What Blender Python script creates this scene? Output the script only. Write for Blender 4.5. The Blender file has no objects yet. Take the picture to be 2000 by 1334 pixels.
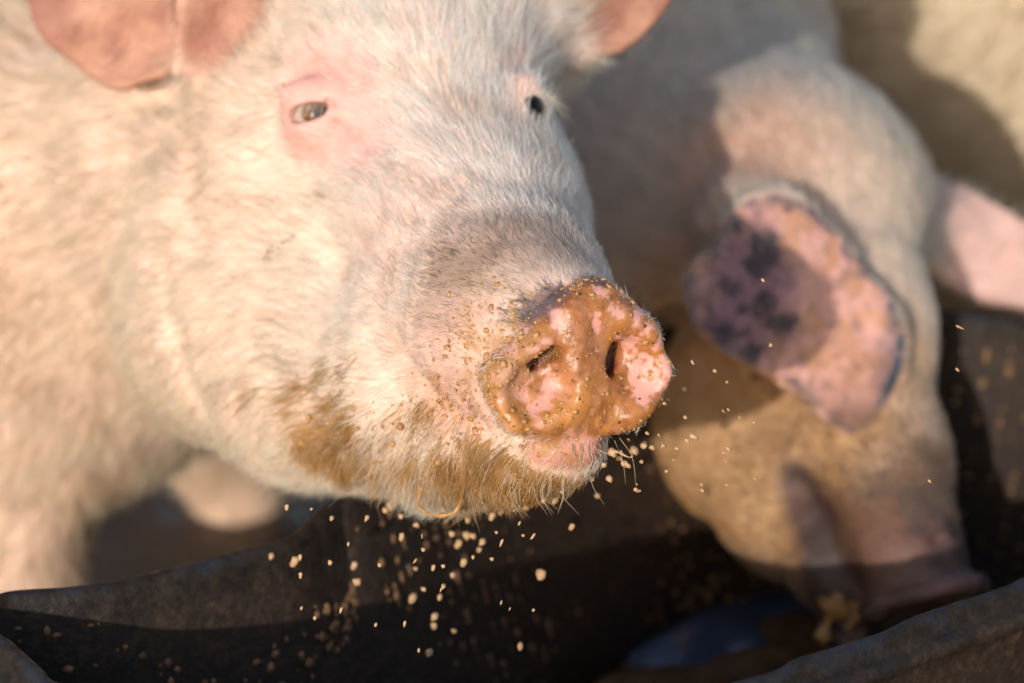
import bpy, math, time
import numpy as np
from mathutils import Matrix, Vector
T0 = time.time()
S = bpy.context.scene
RAD = math.radians
# ------------------------------------------------------------------ camera, light, exposure
PITCH = RAD(20.0); DIST = 1.30; TZ = 0.50; FOCAL = 85.0
KP = 36.0/2000.0/FOCAL
cr = np.array([1.0, 0, 0]); cu = np.array([0, math.sin(PITCH), math.cos(PITCH)]); cf = np.array([0, math.cos(PITCH), -math.sin(PITCH)])
CO = np.array([0, 0, TZ]) - DIST*cf
ca = bpy.data.cameras.new('camera'); cam = bpy.data.objects.new('camera', ca); S.collection.objects.link(cam); S.camera = cam
ca.lens = FOCAL; ca.sensor_width = 36; ca.clip_start = .05; ca.clip_end = 2000
cam.matrix_world = Matrix(((cr[0], cu[0], -cf[0], CO[0]), (cr[1], cu[1], -cf[1], CO[1]), (cr[2], cu[2], -cf[2], CO[2]), (0, 0, 0, 1)))
ca.dof.use_dof = True; ca.dof.focus_distance = 1.272; ca.dof.aperture_fstop = 3.8
SUN_EL = RAD(14.0); SUN_AZ = RAD(21.0)          # sun stands behind the camera, to its left
sv = np.array([-math.sin(SUN_AZ)*math.cos(SUN_EL), -math.cos(SUN_AZ)*math.cos(SUN_EL), math.sin(SUN_EL)])
sl = bpy.data.lights.new('sun', 'SUN'); sl.energy = 2.35; sl.angle = RAD(.6); sl.color = (1, .94, .855)
so = bpy.data.objects.new('sun', sl); S.collection.objects.link(so)
so.rotation_euler = Vector(sv.tolist()).to_track_quat('Z', 'Y').to_euler()
w = bpy.data.worlds.new('World'); S.world = w; w.use_nodes = True
nt = w.node_tree; sk = nt.nodes.new('ShaderNodeTexSky'); sk.sky_type = 'NISHITA'; sk.sun_disc = False
sk.sun_elevation = SUN_EL; sk.sun_rotation = math.atan2(sv[0], sv[1])
nt.links.new(sk.outputs[0], nt.nodes['Background'].inputs[0]); nt.nodes['Background'].inputs[1].default_value = .15
S.view_settings.view_transform = 'Standard'; S.view_settings.look = 'None'; S.view_settings.exposure = 0.40; S.view_settings.gamma = 1
S.render.engine = 'CYCLES'; S.cycles.use_denoising = True
S.cycles.max_bounces = 7; S.cycles.diffuse_bounces = 4; S.cycles.transparent_max_bounces = 8
S.cycles.sample_clamp_indirect = 4
try: S.cycles_curves.shape = 'RIBBONS'
except Exception: pass

# ------------------------------------------------------------------ helpers
C = S.collection
def P(px, py, d): return np.array([(px-1000)*KP*d, (667-py)*KP*d, d])            # a place seen at a pixel, at distance d
def to_world(q):
    q = np.asarray(q, dtype=np.float64); return CO + q[..., 0:1]*cr + q[..., 1:2]*cu + q[..., 2:3]*cf
def to_cam(p):
    v = np.asarray(p, dtype=np.float64)-CO; return np.stack([v@cr, v@cu, v@cf], -1)
def Wc(x, y, z): return to_cam(np.array([x, y, z]))
def on_plane(px, py, z):
    r = cf+(px-1000)*KP*cr+(667-py)*KP*cu; return CO+r*((z-CO[2])/r[2])
def nrm(v):
    v = np.asarray(v, dtype=np.float64); return v/np.maximum(np.linalg.norm(v, axis=-1, keepdims=True), 1e-12)
def sstep(a, b, x): t = np.clip((x-a)/(b-a), 0, 1); return t*t*(3-2*t)
def hsh(i, j, k, seed):
    n = (i.astype(np.int64)*73856093) ^ (j.astype(np.int64)*19349663) ^ (k.astype(np.int64)*83492791) ^ (seed*1013904223)
    n = (n ^ (n >> 13))*1274126177; n = n ^ (n >> 16)
    return ((n & 0xffffff)/16777215.0)
def vnoise(p, freq, seed=0):
    q = p*freq; i = np.floor(q); f = q-i; f = f*f*(3-2*f); i = i.astype(np.int64)
    r = 0
    for a in (0, 1):
        for b in (0, 1):
            for c in (0, 1):
                wt = (f[..., 0] if a else 1-f[..., 0])*(f[..., 1] if b else 1-f[..., 1])*(f[..., 2] if c else 1-f[..., 2])
                r = r+wt*hsh(i[..., 0]+a, i[..., 1]+b, i[..., 2]+c, seed)
    return r
def fbm(p, freq, oct=4, seed=0):
    r = 0; a = .5; t = 0
    for o in range(oct):
        r = r+a*vnoise(p, freq*2**o, seed+o*7); t += a; a *= .55
    return r/t
def tag(o, label=None, cat=None, group=None, kind=None):
    if label: o['label'] = label
    if cat: o['category'] = cat
    if group: o['group'] = group
    if kind: o['kind'] = kind
    return o
def mesh_obj(name, v, faces, mats, parent=None, smooth=True, attrs=None):
    me = bpy.data.meshes.new(name)
    v = np.asarray(v, dtype=np.float32)
    if isinstance(faces, np.ndarray):
        n = len(faces); k = faces.shape[1]
        me.vertices.add(len(v)); me.vertices.foreach_set('co', v.ravel())
        me.loops.add(n*k); me.loops.foreach_set('vertex_index', faces.astype(np.int32).ravel())
        me.polygons.add(n); me.polygons.foreach_set('loop_start', np.arange(0, n*k, k, dtype=np.int32))
        me.update(calc_edges=True)
    else:
        me.from_pydata(v.tolist(), [], faces); me.update()
    if smooth: me.polygons.foreach_set('use_smooth', np.ones(len(me.polygons), dtype=bool))
    for a, arr in (attrs or {}).items():
        if arr.ndim == 2:
            at = me.attributes.new(a, 'FLOAT_COLOR', 'POINT'); at.data.foreach_set('color', np.concatenate([arr, np.ones((len(arr), 1))], 1).astype(np.float32).ravel())
        else:
            at = me.attributes.new(a, 'FLOAT', 'POINT'); at.data.foreach_set('value', arr.astype(np.float32))
    for m in (mats if isinstance(mats, list) else [mats]): me.materials.append(m)
    o = bpy.data.objects.new(name, me); C.objects.link(o)
    if parent: o.parent = parent
    return o
def curves_obj(name, pts, rad, col, mat, parent=None):      # pts (n,k,3) world
    n, k, _ = pts.shape
    c = bpy.data.hair_curves.new(name); c.add_curves([k]*n)
    c.attributes['position'].data.foreach_set('vector', pts.astype(np.float32).ravel())
    a = c.attributes.get('radius') or c.attributes.new('radius', 'FLOAT', 'POINT'); a.data.foreach_set('value', rad.astype(np.float32).ravel())
    a = c.attributes.new('Col', 'FLOAT_COLOR', 'POINT')
    a.data.foreach_set('color', np.concatenate([np.repeat(col[:, None, :], k, 1), np.ones((n, k, 1))], 2).astype(np.float32).ravel())
    c.materials.append(mat)
    o = bpy.data.objects.new(name, c); C.objects.link(o)
    if parent: o.parent = parent
    return o

# ------------------------------------------------------------------ materials
def nodes(name):
    m = bpy.data.materials.new(name); m.use_nodes = True
    return m, m.node_tree.nodes, m.node_tree.links, m.node_tree.nodes['Principled BSDF']
def ramp(N, L, src, stops):
    r = N.new('ShaderNodeValToRGB'); L.new(src, r.inputs[0]); e = r.color_ramp.elements
    while len(e) < len(stops): e.new(.5)
    for i, (p, c) in enumerate(stops): e[i].position = p; e[i].color = (*c, 1) if len(c) == 3 else c
    return r
def tex(N, L, scale, detail=4, rough=.6, kind='ShaderNodeTexNoise'):
    g = N.new('ShaderNodeNewGeometry'); t = N.new(kind); L.new(g.outputs['Position'], t.inputs['Vector']); t.inputs['Scale'].default_value = scale
    if kind == 'ShaderNodeTexNoise': t.inputs['Detail'].default_value = detail; t.inputs['Roughness'].default_value = rough
    return t
def bump(N, L, b, h, strength, dist):
    u = N.new('ShaderNodeBump'); u.inputs['Strength'].default_value = strength; u.inputs['Distance'].default_value = dist
    L.new(h, u.inputs['Height']); L.new(u.outputs[0], b.inputs['Normal']); return u
def mix(N, L, f, a, b, mode='MIX'):
    m = N.new('ShaderNodeMix'); m.data_type = 'RGBA'; m.blend_type = mode
    for s, v in ((0, f), (6, a), (7, b)):
        if hasattr(v, 'links'): L.new(v, m.inputs[s])
        else: m.inputs[s].default_value = v if s == 0 else (*v, 1)
    return m.outputs[2]
def skin_mat(name, sss=.12, bs=.35):
    m, N, L, b = nodes(name)
    a = N.new('ShaderNodeAttribute'); a.attribute_name = 'Col'
    wa = N.new('ShaderNodeAttribute'); wa.attribute_name = 'wet'
    t = tex(N, L, 260, 6, .65); t2 = tex(N, L, 60, 4, .6)
    f = ramp(N, L, t2.outputs[0], [(.3, (.86, .82, .8)), (.7, (1.08, 1.08, 1.08))])
    c = mix(N, L, 1.0, a.outputs['Color'], f.outputs[0], 'MULTIPLY')
    L.new(c, b.inputs['Base Color'])
    mr = N.new('ShaderNodeMapRange'); L.new(wa.outputs['Fac'], mr.inputs[0]); mr.inputs[3].default_value = .62; mr.inputs[4].default_value = .17
    L.new(mr.outputs[0], b.inputs['Roughness'])
    b.inputs['Subsurface Weight'].default_value = sss; b.inputs['Subsurface Radius'].default_value = (1, .35, .2); b.inputs['Subsurface Scale'].default_value = .006
    bump(N, L, b, t.outputs[0], bs, .0018)
    return m
def hair_mat(name):
    m, N, L, b = nodes(name)
    a = N.new('ShaderNodeAttribute'); a.attribute_name = 'Col'
    L.new(a.outputs['Color'], b.inputs['Base Color']); b.inputs['Roughness'].default_value = .42; b.inputs['Specular IOR Level'].default_value = .35
    tr = N.new('ShaderNodeBsdfTranslucent'); L.new(a.outputs['Color'], tr.inputs[0])
    ms = N.new('ShaderNodeMixShader'); ms.inputs[0].default_value = .38
    L.new(b.outputs[0], ms.inputs[1]); L.new(tr.outputs[0], ms.inputs[2]); L.new(ms.outputs[0], N['Material Output'].inputs[0])
    return m
M_skin = skin_mat('pig_skin'); M_hair = hair_mat('pig_hair')
def slop_mat(name, base, dark, rough=.16):
    m, N, L, b = nodes(name)
    t = tex(N, L, 180, 4); r = ramp(N, L, t.outputs[0], [(.3, dark), (.65, base)])
    L.new(r.outputs[0], b.inputs['Base Color']); b.inputs['Roughness'].default_value = rough
    b.inputs['Subsurface Weight'].default_value = .2; b.inputs['Subsurface Radius'].default_value = (1, .6, .3); b.inputs['Subsurface Scale'].default_value = .003
    t3 = tex(N, L, 420, 5, .7); bump(N, L, b, t3.outputs[0], .7, .001)
    return m
M_slop = slop_mat('feed_slop', (.56, .30, .11), (.36, .17, .05))
M_drop = slop_mat('feed_drop', (.58, .37, .21), (.42, .25, .12), .25)

# ------------------------------------------------------------------ distance-field modelling
def smin(a, b, k): h = np.maximum(k-np.abs(a-b), 0)/k; return np.minimum(a, b)-h*h*k*.25
def smax(a, b, k): return -smin(-a, -b, k)
def caps(p, a, b, ra, rb):
    a = np.asarray(a, np.float32); ba = np.asarray(b, np.float32)-a; pa = p-a
    h = np.clip((pa@ba)/max(float(ba@ba), 1e-9), 0, 1)
    return np.linalg.norm(pa-h[..., None]*ba, axis=-1)-(ra+(rb-ra)*h)
def ell(p, c, r, R=None):
    q = p-np.asarray(c, np.float32)
    if R is not None: q = q@np.asarray(R, np.float32).T
    r = np.asarray(r, np.float32); k0 = np.linalg.norm(q/r, axis=-1); k1 = np.linalg.norm(q/(r*r), axis=-1)
    return k0*(k0-1)/np.maximum(k1, 1e-6)
def frame(n, up=(0, 1, 0)):            # rows u, v, n
    n = nrm(n); u = nrm(np.cross(up, n)); v = np.cross(n, u); return np.array([u, v, n])
def poly2d(x, y, V):
    V = np.asarray(V, np.float32); n = len(V); d = np.full(x.shape, 1e9, np.float32); s = np.ones(x.shape, np.float32)
    for i in range(n):
        j = i-1; ex, ey = V[j]-V[i]; wx = x-V[i, 0]; wy = y-V[i, 1]
        t = np.clip((wx*ex+wy*ey)/(ex*ex+ey*ey), 0, 1); bx = wx-ex*t; by = wy-ey*t
        d = np.minimum(d, bx*bx+by*by)
        c1 = y >= V[i, 1]; c2 = y < V[j, 1]; c3 = ex*wy > ey*wx
        s = np.where((c1 & c2 & c3) | (~c1 & ~c2 & ~c3), -s, s)
    return s*np.sqrt(d)
def slab_plane(c, n, V, R):            # project traced outline pixels onto the plane through c
    out = []
    for px, py in V:
        r = P(px, py, 1.0); t = (c@n)/(r@n); q = R@(r*t-c); out.append(q[:2])
    return np.array(out)
def slab(p, c, R, V2, th, rnd, bend=None):
    q = (p-np.asarray(c, np.float32))@np.asarray(R, np.float32).T
    wv = q[..., 2] if bend is None else q[..., 2]-bend(q[..., 0], q[..., 1])
    far = np.linalg.norm(q, axis=-1)
    d2 = poly2d(q[..., 0], q[..., 1], V2)+rnd; dw = np.abs(wv)-th+rnd
    return np.minimum(np.maximum(d2, dw), 0)+np.sqrt(np.maximum(d2, 0)**2+np.maximum(dw, 0)**2)-rnd
def surface(f, c, a, h, lo, hi):
    """surface nets on a sparse grid that is finest around c and widens away from it"""
    c = np.asarray(c, np.float64); g = lambda u: c+a*np.sinh(u/a)
    ulo = a*np.arcsinh((np.asarray(lo)-c)/a); uhi = a*np.arcsinh((np.asarray(hi)-c)/a)
    B = 8; n0 = np.ceil((uhi-ulo)/(h*B*4)).astype(int)
    def test(orig, size):
        mid = g(ulo+(orig+size*.5)*h); e = g(ulo+(orig+size)*h)-g(ulo+orig*h)
        rad = np.linalg.norm(e, axis=1)*.5
        keep = np.zeros(len(orig), bool)
        for i in range(0, len(orig), 200000): keep[i:i+200000] = np.abs(f(mid[i:i+200000].astype(np.float32))) < rad[i:i+200000]*1.35+.004
        return orig[keep]
    o = np.stack(np.meshgrid(*[np.arange(n) for n in n0], indexing='ij'), -1).reshape(-1, 3)*B*4
    o = test(o, B*4)
    sub = np.stack(np.meshgrid(*[np.arange(4)]*3, indexing='ij'), -1).reshape(-1, 3)*B
    o = test((o[:, None]+sub[None]).reshape(-1, 3), B)
    nd = np.stack(np.meshgrid(*[np.arange(B+1)]*3, indexing='ij'), -1).reshape(-1, 3)
    cv = []; ck = []; edges = []
    BIG = 4096
    key = lambda q: (q[..., 0]*BIG+q[..., 1])*BIG+q[..., 2]
    corners = np.array([[i, j, k] for i in (0, 1) for j in (0, 1) for k in (0, 1)])
    ce = [(a_, b_) for a_ in range(8) for b_ in range(a_+1, 8) if np.abs(corners[a_]-corners[b_]).sum() == 1]
    for s in range(0, len(o), 600):
        ob = o[s:s+600]; idx = ob[:, None]+nd[None]
        F = f(g(ulo+idx.reshape(-1, 3)*h).astype(np.float32)).reshape(len(ob), B+1, B+1, B+1)
        ins = F < 0
        vals = [F[:, i:i+B, j:j+B, k:k+B] for i, j, k in corners]
        sg = [ins[:, i:i+B, j:j+B, k:k+B] for i, j, k in corners]
        tot = sum(x.astype(np.int8) for x in sg); act = (tot > 0) & (tot < 8)
        w_ = np.argwhere(act)
        if not len(w_): continue
        va = np.stack([v[act] for v in vals], 1); sa = va < 0
        acc = np.zeros((len(w_), 3)); cnt = np.zeros(len(w_))
        for a_, b_ in ce:
            x = sa[:, a_] != sa[:, b_]
            t = np.where(x, va[:, a_]/np.where(x, va[:, a_]-va[:, b_], 1), 0)
            acc += np.where(x[:, None], corners[a_]+(corners[b_]-corners[a_])*t[:, None], 0); cnt += x
        cell = ob[w_[:, 0]]+w_[:, 1:]
        cv.append(cell+acc/cnt[:, None]); ck.append(key(cell))
        for ax in range(3):            # edges along ax at node 0 of each cell
            e = [0, 0, 0]; e[ax] = 1; i1 = e[0]*4+e[1]*2+e[2]
            x = sa[:, 0] != sa[:, i1]
            edges.append((ax, cell[x], sa[x, 0]))
    ck = np.concatenate(ck); cv = np.concatenate(cv); ordr = np.argsort(ck); cks = ck[ordr]
    quads = []
    for ax, ce_, fl in edges:
        if not len(ce_): continue
        u = np.zeros(3, int); v = np.zeros(3, int); u[(ax+1) % 3] = 1; v[(ax+2) % 3] = 1
        ks = [key(ce_), key(ce_-u), key(ce_-u-v), key(ce_-v)]
        ii = []; ok = np.ones(len(ce_), bool)
        for k_ in ks:
            p_ = np.clip(np.searchsorted(cks, k_), 0, len(cks)-1); ok &= cks[p_] == k_; ii.append(ordr[p_])
        q = np.stack(ii, 1); q[fl] = q[fl]; q[~fl] = q[~fl][:, ::-1]
        quads.append(q[ok])
    q = np.concatenate(quads)
    return g(ulo+cv*h), q
def vert_normals(v, q):
    fn = np.cross(v[q[:, 2]]-v[q[:, 0]], v[q[:, 3]]-v[q[:, 1]]); n = np.zeros_like(v)
    for i in range(4):
        for a in range(3): n[:, a] += np.bincount(q[:, i], fn[:, a], len(v))
    return nrm(n)
def relax(v, q, it, lam=.5):
    e = np.concatenate([q[:, [i, (i+1) % 4]] for i in range(4)]); a = np.concatenate([e[:, 0], e[:, 1]]); b = np.concatenate([e[:, 1], e[:, 0]])
    cnt = np.maximum(np.bincount(a, minlength=len(v)), 1)[:, None]
    for _ in range(it):
        m = np.stack([np.bincount(a, v[b, k], len(v)) for k in range(3)], 1)/cnt; v = v+lam*(m-v)
    return v
def hit(f, px, py, d0=1.0):            # first surface along the line of sight
    r = P(px, py, 1.0); L_ = np.linalg.norm(r); t = d0
    for _ in range(120):
        s = float(f((r*t).astype(np.float32)[None])[0])
        if s < 2e-4: break
        t += s/L_*.8
        if t > 4: break
    return r*t
def blob(p, c, r, soft=.35, wob=0, seed=3, rz=0, ax=None):
    """soft mask of a patch round a 3-D point c, r = (across, up, deep) metres, turned by rz"""
    q = p-c; r = np.broadcast_to(np.asarray(r, float), 3)
    if rz: cz, sz = math.cos(rz), math.sin(rz); q = np.stack([q[:, 0]*cz+q[:, 1]*sz, -q[:, 0]*sz+q[:, 1]*cz, q[:, 2]], 1)
    d = np.linalg.norm(q/r, axis=1)
    if wob: d = d+wob*(fbm(p, 1.6/max(min(r[:2]), 1e-4), 4, seed)-.5)*2
    return 1-sstep(1-soft, 1+soft, d)
def lerp(a, b, t): return a+(np.asarray(b)-a)*t[:, None]

# fur: curves rooted on the skin, laid along a flow direction, gathered in clumps
def fur(name, v, nv, q, n, dens, length, flow, color, rad, parent, seed=1, lift=.35, clump=.5, cl=.006, K=5, mat=None, bend=.35, stain=None, scol=(.5, .27, .085)):
    rng = np.random.default_rng(seed)
    A = .5*np.linalg.norm(np.cross(v[q[:, 2]]-v[q[:, 0]], v[q[:, 3]]-v[q[:, 1]]), axis=1)*dens[q].mean(1)
    f = rng.choice(len(q), n, p=A/A.sum()); s, t = rng.random(n), rng.random(n); Q = q[f]
    B = lambda a: ((1-s)*(1-t))[:, None]*a[Q[:, 0]]+(s*(1-t))[:, None]*a[Q[:, 1]]+(s*t)[:, None]*a[Q[:, 2]]+((1-s)*t)[:, None]*a[Q[:, 3]]
    root = B(v); nn = nrm(B(nv)); ln = B(length[:, None])[:, 0]*(.55+.75*rng.random(n)); fl = B(flow); col = B(color)
    fl = nrm(fl-(fl*nn).sum(1, keepdims=True)*nn)
    side = np.cross(nn, fl)
    ang = (fbm(root, 28, 2, seed+40)-.5)*1.5+rng.normal(0, .16, n)
    fl = fl*np.cos(ang)[:, None]+side*np.sin(ang)[:, None]
    lf = lift*(.5+1.0*rng.random(n))+.5*(fbm(root, 60, 2, seed+9)-.5)
    d0 = nrm(fl+nn*lf[:, None])
    # clump centres: jittered cells
    cell = np.floor(root/cl).astype(np.int64)
    jit = np.stack([hsh(cell[:, 0], cell[:, 1], cell[:, 2], seed+k) for k in (11, 12, 13)], 1)
    cen = (cell+.15+.7*jit)*cl
    pull = cen-root; pull -= (pull*nn).sum(1, keepdims=True)*nn
    tt = np.linspace(0, 1, K); pts = np.empty((n, K, 3)); kink = rng.normal(0, .12, (n, 3))
    for k, x in enumerate(tt):
        pts[:, k] = root-nn*.0006*(x == 0)+d0*(ln*x)[:, None]+fl*(ln*bend*.5*x*x)[:, None]-nn*(ln*bend*lf*x*x)[:, None]+pull*(clump*x**1.2)+kink*(ln*x*x)[:, None]
    r = rad*(.6+.8*rng.random(n))[:, None]*(1-.75*tt**2)[None]
    ch = (hsh(cell[:, 0], cell[:, 1], cell[:, 2], seed+77)-.5)
    col = col*(1+.26*ch+rng.normal(0, .08, n)+.30*(fbm(root*np.array([1, 1.6, 1]), 45, 3, seed+50)-.5))[:, None]
    if stain is not None:
        cell2 = np.floor(root/(cl*.55)).astype(np.int64); hh = .6*hsh(cell2[:, 0], cell2[:, 1], cell2[:, 2], seed+91)+.4*rng.random(n)
        st_ = sstep(0, .12, B(stain[:, None])[:, 0]-hh*.95)*(.55+.45*rng.random(n)); col = lerp(col, scol, np.clip(st_, 0, 1))
    return curves_obj(name, to_world(pts), r, np.clip(col, 0.004, .95), mat or M_hair, parent)
HS = .0013; FQ = 1.0
# ================================================================== the pig in front
DC = P(1130, 700, 1.245); DN = nrm(np.array([.26, -.10, -.96])); DR = frame(DN)
DISC_PX = [(950, 752), (957, 722), (985, 690), (1030, 648), (1080, 602), (1120, 566), (1150, 549), (1190, 552), (1230, 580), (1268, 622), (1296, 665), (1309, 705), (1303, 750), (1282, 795), (1248, 832), (1205, 852), (1165, 853), (1130, 845), (1085, 852), (1035, 850), (998, 838), (972, 805)]
DV = slab_plane(DC, DN, DISC_PX, DR)
EAR1_C = P(220, 60, 1.53); EAR1_N = nrm(np.array([-.25, .15, -.95])); EAR1_R = frame(EAR1_N)
EAR1_V = slab_plane(EAR1_C, EAR1_N, [(30, -120), (50, -20), (72, 40), (100, 92), (150, 132), (196, 164), (240, 173), (272, 158), (318, 154), (350, 128), (346, 60), (352, -60), (330, -180), (150, -190)], EAR1_R)
EAR1B_C = P(450, 30, 1.492); EAR1B_N = nrm(np.array([.45, .1, -.9])); EAR1B_R = frame(EAR1B_N)
EAR1B_V = slab_plane(EAR1B_C, EAR1B_N, [(335, -150), (345, 40), (352, 140), (390, 142), (455, 100), (510, 52), (575, -20), (610, -150)], EAR1B_R)
EAR2_C = P(1200, 0, 1.505); EAR2_N = nrm(np.array([.15, .0, -.98])); EAR2_R = frame(EAR2_N)
EAR2_V = slab_plane(EAR2_C, EAR2_N, [(1090, 60), (1110, 98), (1165, 104), (1215, 102), (1250, 78), (1285, 42), (1310, 5), (1335, -70), (1290, -190), (1130, -210), (1050, -100)], EAR2_R)
def duv(px, py, dz=0.0): # a point on the snout disc's plane
    r = P(px, py, 1.0); t = (DC@DN)/(r@DN); return r*t+DN*dz
def f1_base(p):
    # torso, neck, chest
    f = ell(p, P(-60, 330, 1.98), (.25, .27, .34))
    f = smin(f, caps(p, P(-200, 150, 2.2), P(-1100, -60, 2.75), .30, .30), .15)
    f = smin(f, caps(p, P(60, 480, 1.86), P(430, 380, 1.68), .165, .135), .08)
    f = smin(f, ell(p, P(120, 730, 1.80), (.105, .085, .10)), .08)
    # legs
    f = smin(f, caps(p, P(10, 800, 1.80), P(25, 1060, 1.80), .064, .043), .05)
    f = smin(f, caps(p, P(25, 1060, 1.80), P(35, 1250, 1.80), .043, .040), .03)
    f = smin(f, caps(p, P(380, 790, 2.30), P(455, 930, 2.36), .06, .045), .05)
    f = smin(f, caps(p, P(462, 930, 2.36), P(466, 1090, 2.36), .040, .036), .02)
    f = smin(f, caps(p, P(-900, 350, 2.75), P(-900, 800, 2.85), .12, .05), .06)
    f = smin(f, caps(p, P(110, 760, 2.60), P(232, 1040, 2.60), .08, .042), .06)
    # skull, cheeks, jowl
    h = ell(p, P(792, 190, 1.478), (.080, .098, .083))
    h = smin(h, ell(p, P(860, -60, 1.545), (.125, .10, .10)), .05)
    h = smin(h, caps(p, P(830, 260, 1.462), P(912, 430, 1.415), .060, .0600), .04)
    h = smin(h, caps(p, P(915, 430, 1.415), DC-DN*.060+np.array([-.012, .012, 0]), .064, .046), .03)
    h = smin(h, ell(p, P(560, 330, 1.54), (.075, .095, .085)), .05)
    h = smin(h, ell(p, P(585, 610, 1.535), (.100, .094, .095)), .045)
    h = smin(h, ell(p, P(450, 560, 1.60), (.075, .10, .10)), .04)
    h = smin(h, caps(p, P(640, 740, 1.48), P(860, 805, 1.385), .068, .048), .035)
    h = smin(h, ell(p, P(860, 690, 1.385), (.055, .055, .055)), .03)
    h = smin(h, caps(p, P(860, 835, 1.375), P(1060, 868, 1.288), .043, .027), .018)
    h = smin(h, ell(p, P(1100, 868, 1.272), (.022, .018, .022)), .012)
    f = smin(f, h, .028)
    # fat folds round the far eye and cheek bulge below it
    f = smin(f, ell(p, P(995, 350, 1.455), (.028, .040, .04)), .02)
    # snout collar right behind the disc
    f = smin(f, caps(p, DC-DN*.046+np.array([-.004, .0, 0]), DC-DN*.075+np.array([-.014, .010, 0]), .0405, .050), .035)
    return f
def crease(p, pts, r):
    d = None
    for a, b in zip(pts[:-1], pts[1:]):
        c = caps(p, a, b, 0, 0); d = c if d is None else np.minimum(d, c)
    return d-r
hb = lambda px, py: hit(f1_base, px, py)
E1 = hb(612, 222); E1 = E1+np.array([0, 0, .0085])
E2 = hb(1026, 214); E2 = E2+np.array([-.001, 0, .0075])
E1N = nrm(np.array([-.25, .0, -.97])); E1R = frame(E1N, (-.20, 1, 0)); E2N = nrm(np.array([.70, 0, -.71])); E2R = frame(E2N)
def seg(px): return [hb(*a) for a in px]
CR1 = seg([(655, 236), (690, 262), (715, 285), (745, 296)])          # fold under the near eye
CR2 = seg([(575, 205), (600, 190), (630, 188), (655, 205)])
CR3 = seg([(560, 180), (575, 145), (610, 128), (655, 130), (690, 160)])
CR4 = seg([(372, 470), (352, 400), (358, 310), (340, 230)])          # where the cheek meets the neck
MOUTH = seg([(775, 672), (800, 715), (850, 775), (900, 815), (960, 848), (1010, 858)]) + [P(1060, 862, 1.265), P(1120, 862, 1.258), P(1165, 866, 1.262)]
CRN = [seg([(320, 540), (318, 600), (345, 660), (352, 720), (385, 790)]), seg([(250, 215), (310, 205), (350, 190)])]
CRS = seg([(1000, 622), (1030, 600), (1070, 575), (1105, 562)])
NL = (duv(1052, 716), duv(1082, 692)); NR = (duv(1203, 722), duv(1210, 690))
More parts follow.
